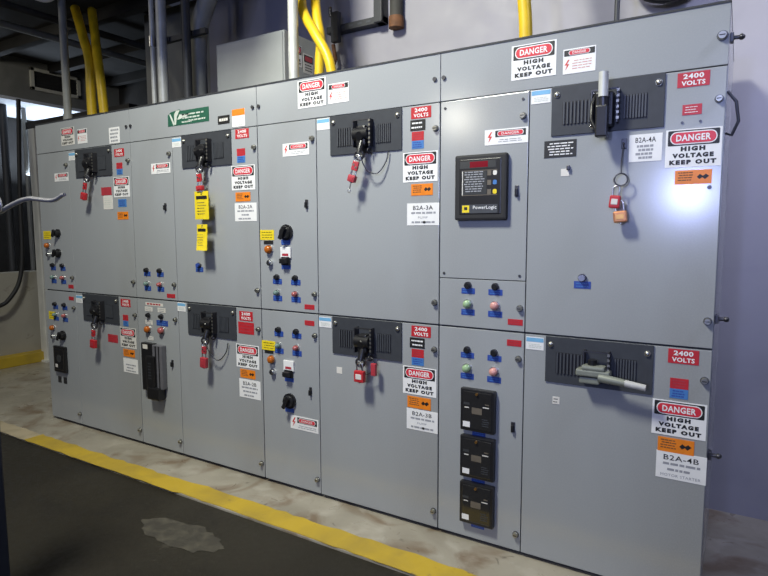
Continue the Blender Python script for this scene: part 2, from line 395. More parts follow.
# ------------------------------------------------------------------ the four cabinets
def cabinet(i, label):
    root = thing('switchgear_cabinet', (i*W, 0, 0), label, 'electrical cabinet', 'switchgear cabinets in the row')
    b = MB(); b.box(.001, W-.001, .022, .86, .035, H-.004, 'paint'); b.box(.004, W-.004, .0195, .0215, .03, H-.012, 'gap')
    b.build('body', root)
    m = MB(); m.box(.01, W-.01, .03, .84, 0, .036, 'gap'); m.build('base', root, 'dark recessed base')
    def panel(name, x0, x1, z0, z1, lab=None):
        m = MB(); m.box(x0, x1, 0, .0205, z0, z1, 'paint', .0022); return m.build(name, root, lab)
    top = panel('top_panel', .0015, W-.0015, 2.074, H)
    m = MB(); m.box(0, W, -.003, .86, H-.002, H+.006, 'gap'); m.build('roof_sheet', root, 'dark roof edge')
    for xx in (.018, W-.028):
        if not (i == 0 and xx < .1): m = MB(); m.cyl((xx, 0, 2.177), (xx, -.008, 2.177), .010, 'dark_steel'); m.build('screw', top, 'dark screw')
    ud = panel('starter_door', .420, W-.003, 1.039, 2.070)
    ld = panel('starter_door', .420, W-.003, .022, 1.031)
    if i == 3:
        uc = panel('relay_door', .003, .4155, 1.264, 2.070); uc2 = panel('control_door', .003, .4155, 1.039, 1.2605)
        for xx in (.025, .39):
            for zz in (1.285, 2.04): m = MB(); m.cyl((xx, 0, zz), (xx, -.003, zz), .006, 'dark_steel'); m.build('screw', uc, 'dark screw')
    else:
        uc = uc2 = panel('control_door', .003, .4155, 1.039, 2.070)
    lc = panel('control_door', .003, .4155, .022, 1.031)
    fastener(uc, .392, 1.97); fastener(uc2, .394, 1.142)
    fastener(lc, .392, .915); fastener(lc, .396, .10)
    for d, zs in ((ud, (1.955, 1.142)), (ld, (.914, .104))):
        for zz in zs: fastener(d, 1.117, zz)
    return root, top, ud, ld, uc, uc2, lc

def pair_controls(door, xs, zs, lens=('lensgreen', 'lensred')):
    for x in xs: push_button(door, x, zs[0]+.024); legend(door, x, zs[0])
    for x, l in zip(xs, lens): pilot_light(door, x, zs[1]+.032, l, .014); legend(door, x, zs[1])

LABELS = ['grey switchgear cabinet at the far left end, beside the pale column',
          'grey switchgear cabinet with green sign on its top panel and yellow tags below',
          'grey switchgear cabinet between the green sign cabinet and the digital relay cabinet',
          'grey switchgear cabinet nearest the camera, with black digital relay and three square relays']
# --- section 1
r, top, ud, ld, uc, uc2, lc = cabinet(0, LABELS[0])
danger_sign(top, .427, 2.172, .165, .125, None, 'offwhite'); flash_sign(top, .607, 2.158, .115, .10)
m = MB(); m.box(.92, 1.035, -.0015, 0, 2.08, 2.185, 'white'); m.print(.978, 2.132, .10, .095, 4, -.0022, 'greyink', .5, 4); m.build('sticker', top, 'white paper sticker')
maker_sticker(ud, .468, 2.026); wide_flash_sign(uc, .318, 1.886, .18, .06)
operator(r, 1.968, 'down'); operator(r, .932, 'down')
volt_sign(ud, 1.02, 2.014); red_blue(ud, 1.017, 1.906); danger_sign(ud, 1.03, 1.785, .172, .135)
m = MB(); m.box(.80, .915, -.0016, 0, 1.735, 1.79, 'dullred'); m.build('sticker', ud, 'red sticker')
chip(ud, .872, 1.685, .105, .095, 'offwhite', 5, 'paleprint', 'sticker', 'white sticker', .3)
chip(ud, 1.03, 1.677, .09, .052, 'skyblue', 3, 'blue', 'sticker', 'blue sticker'); orange_sticker(ud, 1.03, 1.592, .118)
chip(uc, .08, 1.458, .1, .062, 'yellow', 3, 'ink', 'label_plate', 'yellow label', .2)
rotary_knob(uc, .235, 1.472, .03); rotary_knob(uc, .225, 1.322, .032); pilot_light(uc, .088, 1.378, 'amber'); key_switch(uc, .10, 1.31)
pair_controls(uc, (.14, .27), (1.205, 1.105)); chip(uc, .362, 1.074, .066, .027, 'red', 2, 'dullred', 'label_plate', 'red label')
chip(lc, .358, .984, .062, .027, 'red', 2, 'dullred', 'label_plate', 'red label'); maker_sticker(ld, .462, .986)
pair_controls(lc, (.14, .265), (.905, .815)); chip(lc, .086, .836, .095, .06, 'yellow', 3, 'ink', 'label_plate', 'yellow label', .2)
pilot_light(lc, .092, .74, 'amber'); key_switch(lc, .098, .672); rotary_knob(lc, .225, .69, .036)
m = MB(); m.box(.11, .265, -.024, 0, .40, .605, 'black', .006); m.box(.125, .250, -.027, -.02, .42, .585, 'glass_dark', .003); m.box(.14, .17, -.0285, -.026, .44, .465, 'offwhite'); m.cyl((.19, -.027, .51), (.19, -.0285, .51), .03, 'screen'); m.build('meter', lc, 'black panel meter')
for xx in (.14, .215): chip(lc, xx, .335, .045, .05, 'matte_black', 0)
volt_sign(ld, 1.014, .991); red_blue(ld, 1.006, .866, .058); danger_sign(ld, 1.026, .747, .176, .142, None, 'offwhite'); orange_sticker(ld, 1.028, .639, .126)
nameplate(ld, 1.04, .55, None, [('', .7), ('', .6), ('', .7)], .16, .1, ink='greyink')
chip(ld, .85, .726, .115, .057, 'dullred', 3, 'red', 'sticker', 'red sticker')
# --- section 2
r, top, ud, ld, uc, uc2, lc = cabinet(1, LABELS[1])
m = MB(); a, b_ = .390, .758
m.poly([(a, 2.137), (b_, 2.137), (b_, 2.222), (.51, 2.222), (.50, 2.232), (.42, 2.222), (a, 2.205)], -.0016, 'green')
m.poly([(a, 2.137), (b_, 2.137), (b_, 2.222), (.51, 2.222), (.50, 2.232), (.42, 2.222), (a, 2.205)][::-1], -.0001, 'green')
m.poly([(.405, 2.21), (.418, 2.21), (.452, 2.15), (.447, 2.14), (.44, 2.14)], -.0023, 'paleprint')
m.poly([(.452, 2.142), (.466, 2.142), (.475, 2.19), (.505, 2.228), (.47, 2.226), (.45, 2.205)], -.0024, 'paleprint')
m.poly([(.478, 2.17), (.56, 2.182), (.60, 2.20), (.50, 2.20)], -.0022, 'paleprint')
for xx, zz, ww in ((.62, 2.196, .22), (.60, 2.176, .16), (.56, 2.152, .10), (.65, 2.158, .16)): m.print(xx, zz, ww, .014, 1, -.0022, 'paleprint', .6, int(xx*90))
m.build('sign_plate', top, 'green sign with pale emblem and print')
m = MB(); m.box(.832, .928, -.0015, 0, 2.108, 2.156, 'ink'); m.print(.88, 2.132, .08, .022, 1, -.0022, 'offwhite', .7, 2); m.build('label_plate', top, 'black label')
m = MB(); m.box(.948, 1.05, -.0015, 0, 2.082, 2.18, 'white'); m.rect(.999, 2.162, .1, .036, -.0021, 'orange'); m.print(.999, 2.11, .085, .05, 4, -.0022, 'paleprint', .3, 8); m.build('sticker', top, 'white sticker with orange header')
maker_sticker(ud, .462, 2.034); wide_flash_sign(uc, .302, 1.886, .185, .066)
operator(r, 1.97, 'down'); operator(r, .932, 'down')
volt_sign(ud, 1.024, 2.04); red_blue(ud, 1.012, 1.915); danger_sign(ud, 1.024, 1.791); orange_sticker(ud, 1.018, 1.682, .118)
nameplate(ud, 1.037, 1.594, 'B2A-2A', [('', .8), ('', .4), ('', .75)])
push_button(ud, .632, 1.274, 'blue'); legend(ud, .632, 1.248)
pair_controls(uc, (.122, .256), (1.203, 1.105)); chip(uc, .354, 1.067, .08, .026, 'red', 2, 'dullred', 'label_plate', 'red label')
m = MB(); m.print(.18, 1.001, .17, .012, 1, -.0006, 'dullred', .9, 5); m.rect(.18, 1.001, .18, .02, -.0003, 'offwhite'); m.build('label_strip', lc, 'faded strip with red print')
for xx, cap in ((.122, 'black'), (.254, 'black')): legend(lc, xx, .966, .078, .03, 'offwhite'); push_button(lc, xx, .925, cap)
legend(lc, .12, .876, .074, .028, 'offwhite'); legend(lc, .255, .88, .114, .036)
pilot_light(lc, .112, .828, 'amber', .022); pilot_light(lc, .252, .832, 'lensred', .022); legend(lc, .13, .768, .056, .026, 'offwhite')
m = MB(); m.box(.07, .19, -.036, 0, .415, .74, 'black', .004); m.box(.19, .285, -.040, 0, .44, .735, 'cover_grey', .006); m.box(.14, .22, -.056, -.03, .40, .66, 'black', .008)
m.box(.222, .232, -.043, -.035, .45, .73, 'black'); m.box(.255, .262, -.043, -.035, .45, .73, 'black')
m.box(.145, .265, -.060, 0, .365, .45, 'black', .01); m.rect(.115, .715, .05, .03, -.0366, 'offwhite'); m.print(.18, .56, .04, .12, 6, -.0566, 'slat', .3, 9)
m.build('protection_relay', lc, 'black relay with grey cover')
latch(uc, .335, 1.64); latch(lc, .345, .62); maker_sticker(ld, .452, 1.001, .076)
volt_sign(ld, 1.017, .984, .108, .056); chip(ld, 1.016, .912, .126, .07, 'red', 3, 'dullred', 'label_plate', 'large red label')
danger_sign(ld, 1.022, .742); orange_sticker(ld, 1.02, .636); nameplate(ld, 1.034, .545, 'B2A-2B', [('', .8), ('', .7), ('', .6)], .172, .112)
# --- section 3
r, top, ud, ld, uc, uc2, lc = cabinet(2, LABELS[2])
danger_sign(top, .392, 2.203, .186, .142); flash_sign(top, .565, 2.184)
maker_sticker(ud, .465, 2.037); wide_flash_sign(uc, .278, 1.923, .182, .068)
operator(r, 1.97, 'down'); operator(r, .932, 'down')
chip(uc, .058, 1.462, .104, .056, 'yellow', 3, 'ink', 'label_plate', 'yellow label', .2); chip(uc, .068, 1.42, .07, .02, 'ink')
rotary_knob(uc, .205, 1.476, .042); legend(uc, .195, 1.422, .063, .028); pilot_light(uc, .075, 1.381, 'amber', .022); key_switch(uc, .082, 1.306)
toggle(uc, .198, 1.345); legend(uc, .195, 1.284, .066, .024)
pair_controls(uc, (.128, .262), (1.201, 1.105)); chip(uc, .356, 1.07, .068, .026, 'red', 2, 'dullred', 'label_plate', 'red label'); latch(uc, .349, 1.628)
chip(lc, .354, .981, .066, .027, 'red', 2, 'dullred', 'label_plate', 'red label'); pair_controls(lc, (.131, .262), (.902, .803))
chip(lc, .051, .826, .104, .055, 'yellow', 3, 'ink', 'label_plate', 'yellow label', .2); chip(lc, .053, .789, .068, .02, 'ink')
pilot_light(lc, .077, .748, 'amber', .022); key_switch(lc, .085, .676); toggle(lc, .204, .706); legend(lc, .202, .645, .066, .024)
rotary_knob(lc, .206, .522, .042); legend(lc, .200, .466, .063, .022); latch(lc, .356, .598)
wide_flash_sign(lc, .306, .403, .2, .078); maker_sticker(ld, .462, .995)
volt_sign(ud, 1.04, 2.036); chip(ud, 1.023, 1.979, .08, .05, 'ink', 2, 'white', 'label_plate', 'black label', .35); red_blue(ud, 1.023, 1.908)
danger_sign(ud, 1.036, 1.785); orange_sticker(ud, 1.046, 1.678, .116, .054); nameplate(ud, 1.052, 1.562, 'B2A-3A', [('', .8), ('PUMP', .3), ('', .75)], dot=True)
volt_sign(ld, 1.044, .995); chip(ld, 1.023, .937, .082, .05, 'ink', 2, 'white', 'label_plate', 'black label', .35); red_blue(ld, 1.026, .864, .067)
danger_sign(ld, 1.036, .747); orange_sticker(ld, 1.034, .638, .13, .058); nameplate(ld, 1.051, .551, 'B2A-3B', [('', .8), ('PUMP', .3), ('', .75)], dot=True)
chip(ld, .553, .742, .036, .034, 'offwhite', 0, 'ink', 'sticker', 'small white sticker')
# --- section 4
r, top, ud, ld, uc, uc2, lc = cabinet(3, LABELS[3])
danger_sign(top, .431, 2.192, .19, .142); flash_sign(top, .618, 2.166); fastener(top, 1.117, 2.175, .016)
maker_sticker(ud, .466, 2.041); wide_flash_sign(uc, .317, 1.891, .196, .066)
operator(r, 1.972, 'up'); operator(r, .932, 'side')
m = MB(); m.box(.088, .333, -.030, 0, 1.53, 1.82, 'matte_black', .010); m.box(.112, .309, -.0315, -.02, 1.555, 1.80, 'black', .004)
m.rect(.20, 1.775, .17, .032, -.0322, 'screen'); m.rect(.205, 1.775, .085, .026, -.0326, 'display'); m.rect(.185, 1.695, .115, .105, -.0322, 'screen'); m.print(.185, 1.70, .1, .095, 9, -.0326, 'greyink', .45, 2)
m.rect(.128, 1.695, .004, .11, -.0327, 'offwhite'); m.rect(.21, 1.748, .165, .003, -.0327, 'beige'); m.rect(.21, 1.640, .165, .003, -.0327, 'beige')
for zz, c in ((1.735, 'offwhite'), (1.694, 'skyblue'), (1.654, 'yellow')): m.rect(.255, zz, .018, .022, -.0327, 'beige'); m.rect(.281, zz, .018, .020, -.0329, c, .006)
m.rect(.21, 1.58, .17, .038, -.0325, 'slat'); m.rect(.145, 1.58, .034, .032, -.0328, 'yellow'); m.rect(.145, 1.582, .016, .014, -.0331, 'matte_black', .003)
m.text('PowerLogic', .235, 1.584, .11, .02, -.0331, 'white', .012)
m.build('digital_relay', uc, 'black digital relay with red display')
latch(uc, .37, 1.654)
for d, dz in ((uc2, 0), (lc, -.3015)):
    for x in (.148, .28): push_button(d, x, 1.233+dz); legend(d, x, 1.207+dz, .066, .026)
    for x, l in ((.148, 'lenspalegreen'), (.28, 'lenspink')): pilot_light(d, x, 1.147+dz, l, .018); legend(d, x, 1.108+dz, .066, .027)
chip(uc2, .374, 1.079, .068, .026, 'red', 2, 'dullred', 'label_plate', 'red label'); chip(lc, .371, .985, .066, .028, 'red', 2, 'dullred', 'label_plate', 'red label')
for zz in (.656, .43, .205):
    m = MB(); m.box(.128, .294, -.030, 0, zz-.10, zz+.10, 'black', .005); m.box(.140, .282, -.032, -.02, zz-.088, zz+.088, 'glass_dark', .003)
    m.rect(.211, zz+.0, .05, .03, -.0327, 'beige', .003); m.rect(.16, zz+.03, .03, .012, -.0327, 'screen'); m.rect(.162, zz+.012, .022, .005, -.0328, 'offwhite')
    m.rect(.255, zz+.022, .03, .005, -.0328, 'offwhite'); m.rect(.26, zz+.036, .02, .005, -.0328, 'beige'); m.rect(.16, zz-.068, .035, .026, -.0328, 'white'); m.print(.255, zz-.05, .04, .04, 4, -.0328, 'slat', .4, 3)
    m.cyl((.211, -.03, zz+.08), (.211, -.04, zz+.08), .006, 'brass')
    m.build('square_relay', lc, 'square black relay with small white tag'); legend(lc, .210, zz-.116, .066, .022)
latch(lc, .373, .601)
volt_sign(ud, 1.031, 2.036); m = MB(); m.box(.999, 1.063, -.0015, 0, 1.908, 1.946, 'red'); m.print(1.031, 1.927, .05, .028, 3, -.0022, 'white', .25, 1); m.build('label_plate', ud, 'small red label')
for xx in (1.0, 1.06): m = MB(); m.cyl((xx, 0, 1.882), (xx, -.003, 1.882), .005, 'dark_steel'); m.build('screw', ud)
chip(ud, .551, 1.82, .132, .07, 'ink', 5, 'white', 'label_plate', 'black plate with white print', .4)
danger_sign(ud, 1.04, 1.788); orange_sticker(ud, 1.045, 1.68, .122); nameplate(ud, .877, 1.80, 'B2A-4A', [('', .62), ('', .55), ('', .6), ('', .5)], .117, .104)
m = MB(); m.cyl((1.10, 0, 1.64), (1.10, -.004, 1.64), .008, 'dark_steel'); m.build('screw', ud)
push_button(ud, .657, 1.288, 'steel'); legend(ud, .657, 1.258, .068, .03)
chip(ud, .574, 1.722, .034, .03, 'offwhite', 0, 'ink', 'sticker', 'small white sticker')
m = MB(); m.box(.582, .594, -.016, 0, 1.73, 1.75, 'dark_steel', .003); m.build('latch', ud)
m = MB(); m.box(.79, .81, -.006, 0, 1.80, 1.84, 'dark_steel', .002); m.ring((.8, -.012, 1.815), (1, 0, 0), .008, .0025, 'dark_steel', 12, 6); m.build('tether_eye', ud, 'small dark steel eye')
maker_sticker(ld, .464, .993, .078); volt_sign(ld, 1.042, .998, .106, .056); red_blue(ld, 1.032, .87); danger_sign(ld, 1.036, .75, .19, .14); orange_sticker(ld, 1.03, .642, .128, .058)
nameplate(ld, 1.051, .56, 'B2A-4B', [('', .78), ('', .6), ('MOTOR STARTER', .8)], .176, .11, .7)
chip(ld, .562, .753, .03, .032, 'offwhite', 2, 'ink', 'sticker', 'small white sticker', .3)
# hooks on the right-hand side of the last cabinet
for zz in (2.17, 1.15, .62):
    m = MB(); m.box(W, W+.012, .01, .045, zz-.016, zz+.016, 'dark_steel', .002); m.cyl((W+.008, .028, zz), (W+.038, .028, zz), .007, 'dark_steel'); m.dome((W+.036, .03, zz), .011, .012, 'dark_steel')
    m.build('side_latch', r, 'dark steel side latch')
m = MB(); m.tube([(W, .05, 1.99), (W+.03, .06, 1.95), (W+.04, .06, 1.88), (W+.02, .055, 1.83), (W, .05, 1.84)], .006, 'dark_steel', 8); m.build('grab_handle', r, 'dark steel loop')

# ------------------------------------------------------------------ lockout padlocks and tags
def padlock(loc, label, body='red', w=.046, h=.06, tilt=0., hasp=True, name='padlock', key=False, drop=.0):
    """hangs from loc (the ring of a handle); parts: shackle, body, hasp"""
    t = thing(name, loc, label, 'padlock', 'lockout padlocks on the handles'); t.rotation_euler = (0, tilt, 0)
    z0 = -drop
    if hasp:
        m = MB(); m.ring((0, 0, z0-.018), (0, 1, 0), .018, .0038, 'steel', 18, 6)
        m.box(-.018, .018, -.006, .006, z0-.078, z0-.032, body, .003)
        for k in range(2): m.cyl((-.008+.016*k, -.0075, z0-.05-.01*k), (-.008+.016*k, .0075, z0-.05-.01*k), .006, 'steel', seg=10)
        m.build('hasp', t); z0 -= .056
    m = MB(); r = w*.30
    pts = [(-r, 0, z0-.052), (-r, 0, z0-.02)]+[(-r*math.cos(a), 0, z0-.02+r*math.sin(a)) for a in (PI*k/8 for k in range(1, 8))]+[(r, 0, z0-.02), (r, 0, z0-.052)]
    m.tube(pts, .0038, 'steel', 8); m.build('shackle', t, 'steel shackle')
    m = MB(); m.box(-w/2, w/2, -.013, .013, z0-.045-h, z0-.045, body, .006); m.box(-w*.3, w*.3, -.0145, -.012, z0-.045-h*.72, z0-.045-h*.28, 'brass' if body == 'copper' else ('offwhite' if not hasp else 'dullred'), .001)
    m.cyl((0, 0, z0-.045-h), (0, 0, z0-.049-h), .008, 'steel', seg=10); m.build('body', t)
    if key: m = MB(); m.box(-.003, .003, -.001, .001, z0-.085-h, z0-.047-h, 'steel'); m.ring((0, 0, z0-.09-h), (0, 1, 0), .008, .002, 'steel', 12, 6); m.build('key', t, 'steel key')
    return t
GX = .727; GY = -.066
def hang(i, zc, **k): return padlock((i*W+GX, GY, zc-.116), **k)
hang(0, 1.968, label='red padlock on upper handle of the far left cabinet', tilt=.25, w=.05, h=.05)
hang(0, .932, label='red padlock on lower handle of the far left cabinet', tilt=.08, w=.055, h=.06)
hang(1, 1.97, label='red padlock above the yellow tags on the green sign cabinet', tilt=-.08, w=.05, h=.03)
hang(1, .932, label='red padlock on the lower handle of the green sign cabinet', body='dullred', tilt=.06, w=.05, h=.065)
hang(2, 1.97, label='faded red padlock with key, upper handle left of the digital relay', body='dullred', tilt=.32, key=True, w=.042, h=.035)
hang(2, .932, label='bright red padlock on the lower handle left of the square relays', tilt=.0, w=.058, h=.06, hasp=False, drop=-.005)
# small second lock on a wire loop, section 3 lower
t = thing('padlock', (2*W+GX+.035, -.05, .81), 'small dark red padlock on a wire loop beside the bright red padlock', 'padlock', 'lockout padlocks on the handles')
m = MB(); m.box(-.004+.03, .024+.03, -.01, .01, -.055, .01, 'dullred', .005); m.build('body', t)
m = MB(); m.tube(smooth([(-.035, -.012, .0), (-.02, -.005, -.045), (.005, 0, -.05), (.03, 0, -.03), (.04, 0, .0), (.038, 0, .03), (.02, 0, .035), (0, 0, .02), (-.03, -.012, .02)], 4), .003, 'dark_steel', 6); m.build('wire_loop', t, 'dark steel wire')
def wire(pts, label, parloc):
    t = MB().tube(smooth(pts, 5), .0032, 'dark_steel', 7).build('wire_tether'); t.location = parloc; return tag(t, label, 'wire', 'steel wire tethers')
wire([(0, 0, 0), (.03, .01, -.07), (.08, .03, -.085), (.12, .045, -.03), (.13, .05, .02)], 'steel wire loop beside the faded red padlock with key', (2*W+GX+.01, -.062, 1.85))
wire([(0, 0, 0), (.02, .01, -.07), (.07, .03, -.11), (.12, .045, -.06), (.135, .05, .0)], 'steel wire loop beside the red padlock on the lower green sign cabinet', (W+GX+.01, -.062, .81))
# yellow tags of section 2
def yellow_tag(x, z, w, h, label, seed, bend):
    t = thing('lockout_tag', (W+x, -.066, z), label, 'tag', 'yellow lockout tags')
    m = MB(); n = 6
    for sgn, yy in ((1, -.0012), (-1, .0012)):
        v = []
        for k in range(n+1):
            f = k/n; y = yy-bend*f*f
            v += [(-w/2+bend*.6*f*f, y, -h*f), (w/2+bend*.6*f*f, y, -h*f)]
        fs = [((2*k+2, 2*k+3, 2*k+1, 2*k) if sgn > 0 else (2*k, 2*k+1, 2*k+3, 2*k+2)) for k in range(n)]
        m.add(v, fs, 'yellow', True)
    m.build('card', t)
    m = MB(); m.ring((0, -.0015, -.012), (0, 1, 0), .006, .0015, 'dark_steel', 10, 5); m.tube([(0, 0, -.012), (0, .002, .034)], .0022, 'steel', 6); m.build('eyelet', t, 'metal eyelet and tie')
    m = MB(); m.rect(0, -h*.22, w*.78, h*.12, -.0024-bend*.06, 'ink', .004); m.print(0, -h*.6, w*.7, h*.5, 5, -.003-bend*.6, 'beige', .18, seed); m.build('printing', t, 'black printing')
    return t
yellow_tag(.745, 1.72, .118, .165, 'upper yellow lockout tag under the red padlock', 3, .0)
yellow_tag(.742, 1.525, .088, .155, 'lower curled yellow lockout tag on the grey door', 5, .022)
# tethered padlock, section 4
t = thing('tether_ring', (3*W+.80, -.012, 1.815), 'thin dark wire with large steel ring below the handle with upright grip', 'wire', 'steel wire tethers')
m = MB(); m.tube([(0, -.004, -.006), (-.004, -.012, -.06), (-.002, -.02, -.112)], .0025, 'dark_steel', 6); m.build('wire', t)
m = MB(); m.ring((-.002, -.024, -.135), (.1, -1, .1), .024, .0032, 'dark_steel', 24, 6); m.build('ring', t)
padlock((3*W+.786, -.037, 1.664), 'red hasp and padlock hanging from the large ring', 'red', .040, .05, .1, False)
padlock((3*W+.795, -.040, 1.603), 'copper coloured padlock below the red padlock on the ring', 'copper', .05, .045, -.1, False)

# ------------------------------------------------------------------ things on top of the cabinets
t = thing('junction_box', (1.60, .35, H+.006), 'grey steel junction box standing on top of the cabinets', 'electrical box')
m = MB(); m.box(0, .59, 0, .31, 0, .415, 'boxpaint', .004); m.build('body', t)
m = MB(); m.box(.012, .578, -.006, .002, .012, .403, 'boxpaint', .003); m.build('cover', t)
R = Matrix.Translation((.59, 0, 0)) @ Matrix.Rotation(PI/2, 4, 'Z')
danger_sign(t, .10, .29, .13, .13, R)
m = MB(); m.box(.18, .28, -.0015, 0, .20, .32, 'offwhite'); m.rect(.23, .29, .09, .045, -.0022, 'ink'); m.rect(.23, .29, .075, .03, -.0028, 'dullred', .012); m.print(.23, .235, .08, .05, 3, -.0022, 'ink', .4, 3); m.build('warning_sign', t, 'small sign with dark header', R)

def pipe(name, label, cat, pts, r, mat, group=None, fittings=(), seg=14, curve=True):
    base = Vector(pts[0]); L = [Vector(p)-base for p in pts]
    if curve: L = smooth(L)
    t = thing(name, base, label, cat, group)
    MB().tube(L, r, mat, seg).build('tube', t)
    for f, k, fm, ln in fittings:       # collars at height f above the base along a vertical run
        c = min(L, key=lambda q: abs(q.z-f)); MB().cyl((c.x, c.y, f-ln/2), (c.x, c.y, f+ln/2), r*k, fm, seg=16).build('coupling', t)
    return t
T = H+.006
pipe('flexible_conduit', 'left yellow flexible conduit rising from the far left cabinet', 'conduit', [(.27, .3, T), (.265, .3, 2.55), (.25, .31, 2.80), (.14, .34, 3.0), (-.05, .40, 3.28)], .036, 'flex', 'yellow conduits', [(.05, 1.15, 'dark_steel', .08)])
pipe('flexible_conduit', 'curved yellow flexible conduit right of its twin on the far left cabinet', 'conduit', [(.43, .3, T), (.40, .3, 2.6), (.325, .33, 2.83), (.20, .40, 3.02), (.02, .50, 3.28)], .034, 'flex', 'yellow conduits', [(.05, 1.15, 'dark_steel', .08)])
pipe('flexible_conduit', 'yellow flexible conduit slanting across its twin beside the junction box', 'conduit', [(2.60, .3, T), (2.56, .3, 2.47), (2.45, .31, 2.64), (2.33, .36, 2.80), (2.27, .42, 3.0), (2.24, .5, 3.4)], .029, 'flex', 'yellow conduits', [(.04, 1.12, 'dark_steel', .07)])
pipe('flexible_conduit', 'upright yellow flexible conduit behind the slanting one', 'conduit', [(2.41, .40, T), (2.42, .40, 2.5), (2.43, .40, 2.62), (2.38, .43, 2.78), (2.32, .50, 2.95), (2.28, .6, 3.4)], .029, 'flex', 'yellow conduits', [(.04, 1.12, 'dark_steel', .07)])
pipe('flexible_conduit', 'single yellow flexible conduit on top of the digital relay cabinet', 'conduit', [(3.718, .3, T), (3.715, .3, 2.45), (3.70, .3, 2.62), (3.67, .32, 2.9), (3.6, .4, 3.4)], .031, 'flex', 'yellow conduits', [(.03, 1.12, 'dark_steel', .05)])
G = 'grey conduits above the cabinets'
def vpipe(x, y, r, label, mat='conduit', top=3.38, fit=(), x1=None): return pipe('conduit_pipe', label, 'conduit', [(x, y, T), ((x1 or x)-.0, y, top)], r, mat, G, fit, curve=False)
vpipe(.19, .15, .028, 'slim grey conduit left of the yellow pair', 'grey_pipe', 3.38, [(.05, 1.2, 'grey_pipe', .06)])
vpipe(1.02, .3, .018, 'thin bright conduit just left of the thick bright conduit', 'conduit', 3.38, [(.52, 1.5, 'steel', .07)])
vpipe(1.12, .3, .036, 'thick bright galvanised conduit rising from the green sign cabinet', 'conduit', 3.38, [(.04, 1.15, 'steel', .05)])
vpipe(1.395, .28, .030, 'dark pipe between the bright conduit and the fat grey pipe', 'dark_pipe')
vpipe(2.345, .25, .030, 'grey galvanised conduit in front of the junction box side', 'conduit', 3.6, [(.04, 1.15, 'steel', .05)])
vpipe(4.085, .5, .012, 'thin dark rod above the nearest cabinet', 'dark_pipe', 3.6)
pipe('conduit_pipe', 'fat grey pipe bending outward beside the junction box', 'conduit', [(1.34, .42, T), (1.34, .42, 2.6), (1.345, .42, 2.76), (1.38, .42, 2.92), (1.47, .42, 3.08), (1.56, .42, 3.35)], .062, 'grey_pipe', G, [(.06, 1.1, 'grey_pipe', .08)], 18)
# pipe clips between the conduits
t = thing('pipe_clamp', (1.02, .33, 2.80), 'dark strut clamping the conduits left of the junction box', 'clamp'); MB().box(0, .50, 0, .03, 0, .035, 'dark_pipe').build('rail', t)
for xx in (.10, .34): MB().box(xx-.05, xx+.05, -.012, .002, .002, .033, 'dark_steel', .003).build('clip', t)

# wall strut with clamp and riser
t = thing('wall_strut', (2.10, .93, 2.87), 'dark slotted strut bracket fixed to the wall above the cabinets', 'bracket')
tl = Matrix.Rotation(-.03, 3, 'Y')
m = MB(); m.box(0, .46, -.03, .04, -.022, .022, 'dark_pipe', .002); [m.box(.05+k*.07, .085+k*.07, -.0315, -.029, -.006, .006, 'slat') for k in range(6)]; m.build('rail', t)
m = MB(); m.box(.065, .125, -.07, -.03, -.10, .10, 'dark_pipe', .004); m.cyl((.05, -.05, .08), (.05, -.05, .14), .012, 'dark_steel'); m.build('clamp', t)
m = MB(); m.box(.40, .46, -.05, .04, -.022, .40, 'dark_pipe', .003); m.build('riser', t)
m = MB(); m.tube([(.05, -.02, -.1), (.07, -.025, -.2), (.04, -.02, -.26)], .014, 'rust', 8); m.build('pipe_stub', t, 'rusty pipe stub')
pipe('conduit_pipe', 'dark pipe stub ending on the wall right of the strut', 'conduit', [(2.645, .928, 2.835), (2.645, .928, 3.6)], .042, 'beam', G, [(.0, 1.18, 'rust', .07)], curve=False)
# cable coil at the top right
t = thing('cable_coil', (4.27, .90, 2.86), 'black cable coil hanging on the wall above the nearest cabinet', 'cable')
for k in range(5): m = MB(); m.ring((.012*math.sin(k*2), -.018*k+.02, -.0+.006*math.cos(k*3)), (.08*math.sin(k), 1, .05), .20+.006*k, .017, 'hosegrime', 28, 8); m.build('cable_turn', t)
m = MB(); m.cyl((0, .07, .2), (0, -.09, .2), .012, 'dark_steel'); m.build('hook', t, 'steel hook')

# ------------------------------------------------------------------ the setting
m = MB(); m.box(-3.6, 7.5, -7.5, 2.5, -.16, -.012, 'floor'); struct(m, 'floor')
m = MB(); m.box(-3.3, 5.6, -.375, 2.4, -.05, 0, 'apron', .004); struct(m, 'concrete_apron')
def stripe(x0, x1, mat, seed, y0=-.372, y1=-.236):
    rn = random.Random(seed); n = int((x1-x0)/.06)+1; v = []; f = []
    for k in range(n+1):
        x = x0+(x1-x0)*k/n; j = .016 if x < 1.96 else 0
        v += [(x, y0-j*.6+rn.uniform(-.006, .004), .0022), (x, y1-j+rn.uniform(-.010, .008), .0022)]
    for k in range(n): f.append((2*k, 2*k+2, 2*k+3, 2*k+1))
    m = MB(); m.add(v, f, mat); 
    # a paint film with real thickness
    m.add([(a, b, .0002) for a, b, c in v], [q[::-1] for q in f], mat)
    return m
o = stripe(.32, 5.5, 'stripe', 2).build('floor_stripe'); tag(o, 'yellow painted stripe on the concrete in front of the cabinets', 'floor marking')
o = stripe(-1.0, .32, 'fadedstripe', 4).build('floor_stripe'); tag(o, 'pale worn end of the floor stripe at the far left', 'floor marking')
rn = random.Random(11); m = MB(); n = 36
m.add([(2.33+.27*(1+.10*rn.uniform(-1, 1))*math.cos(2*PI*k/n), -.66+.10*(1+.15*rn.uniform(-1, 1))*math.sin(2*PI*k/n), -.0105) for k in range(n)], [tuple(range(n))], 'stain')
o = m.build('floor_spill'); tag(o, 'pale chalky spill on the dark floor beside the yellow stripe', 'stain', None, 'stuff')
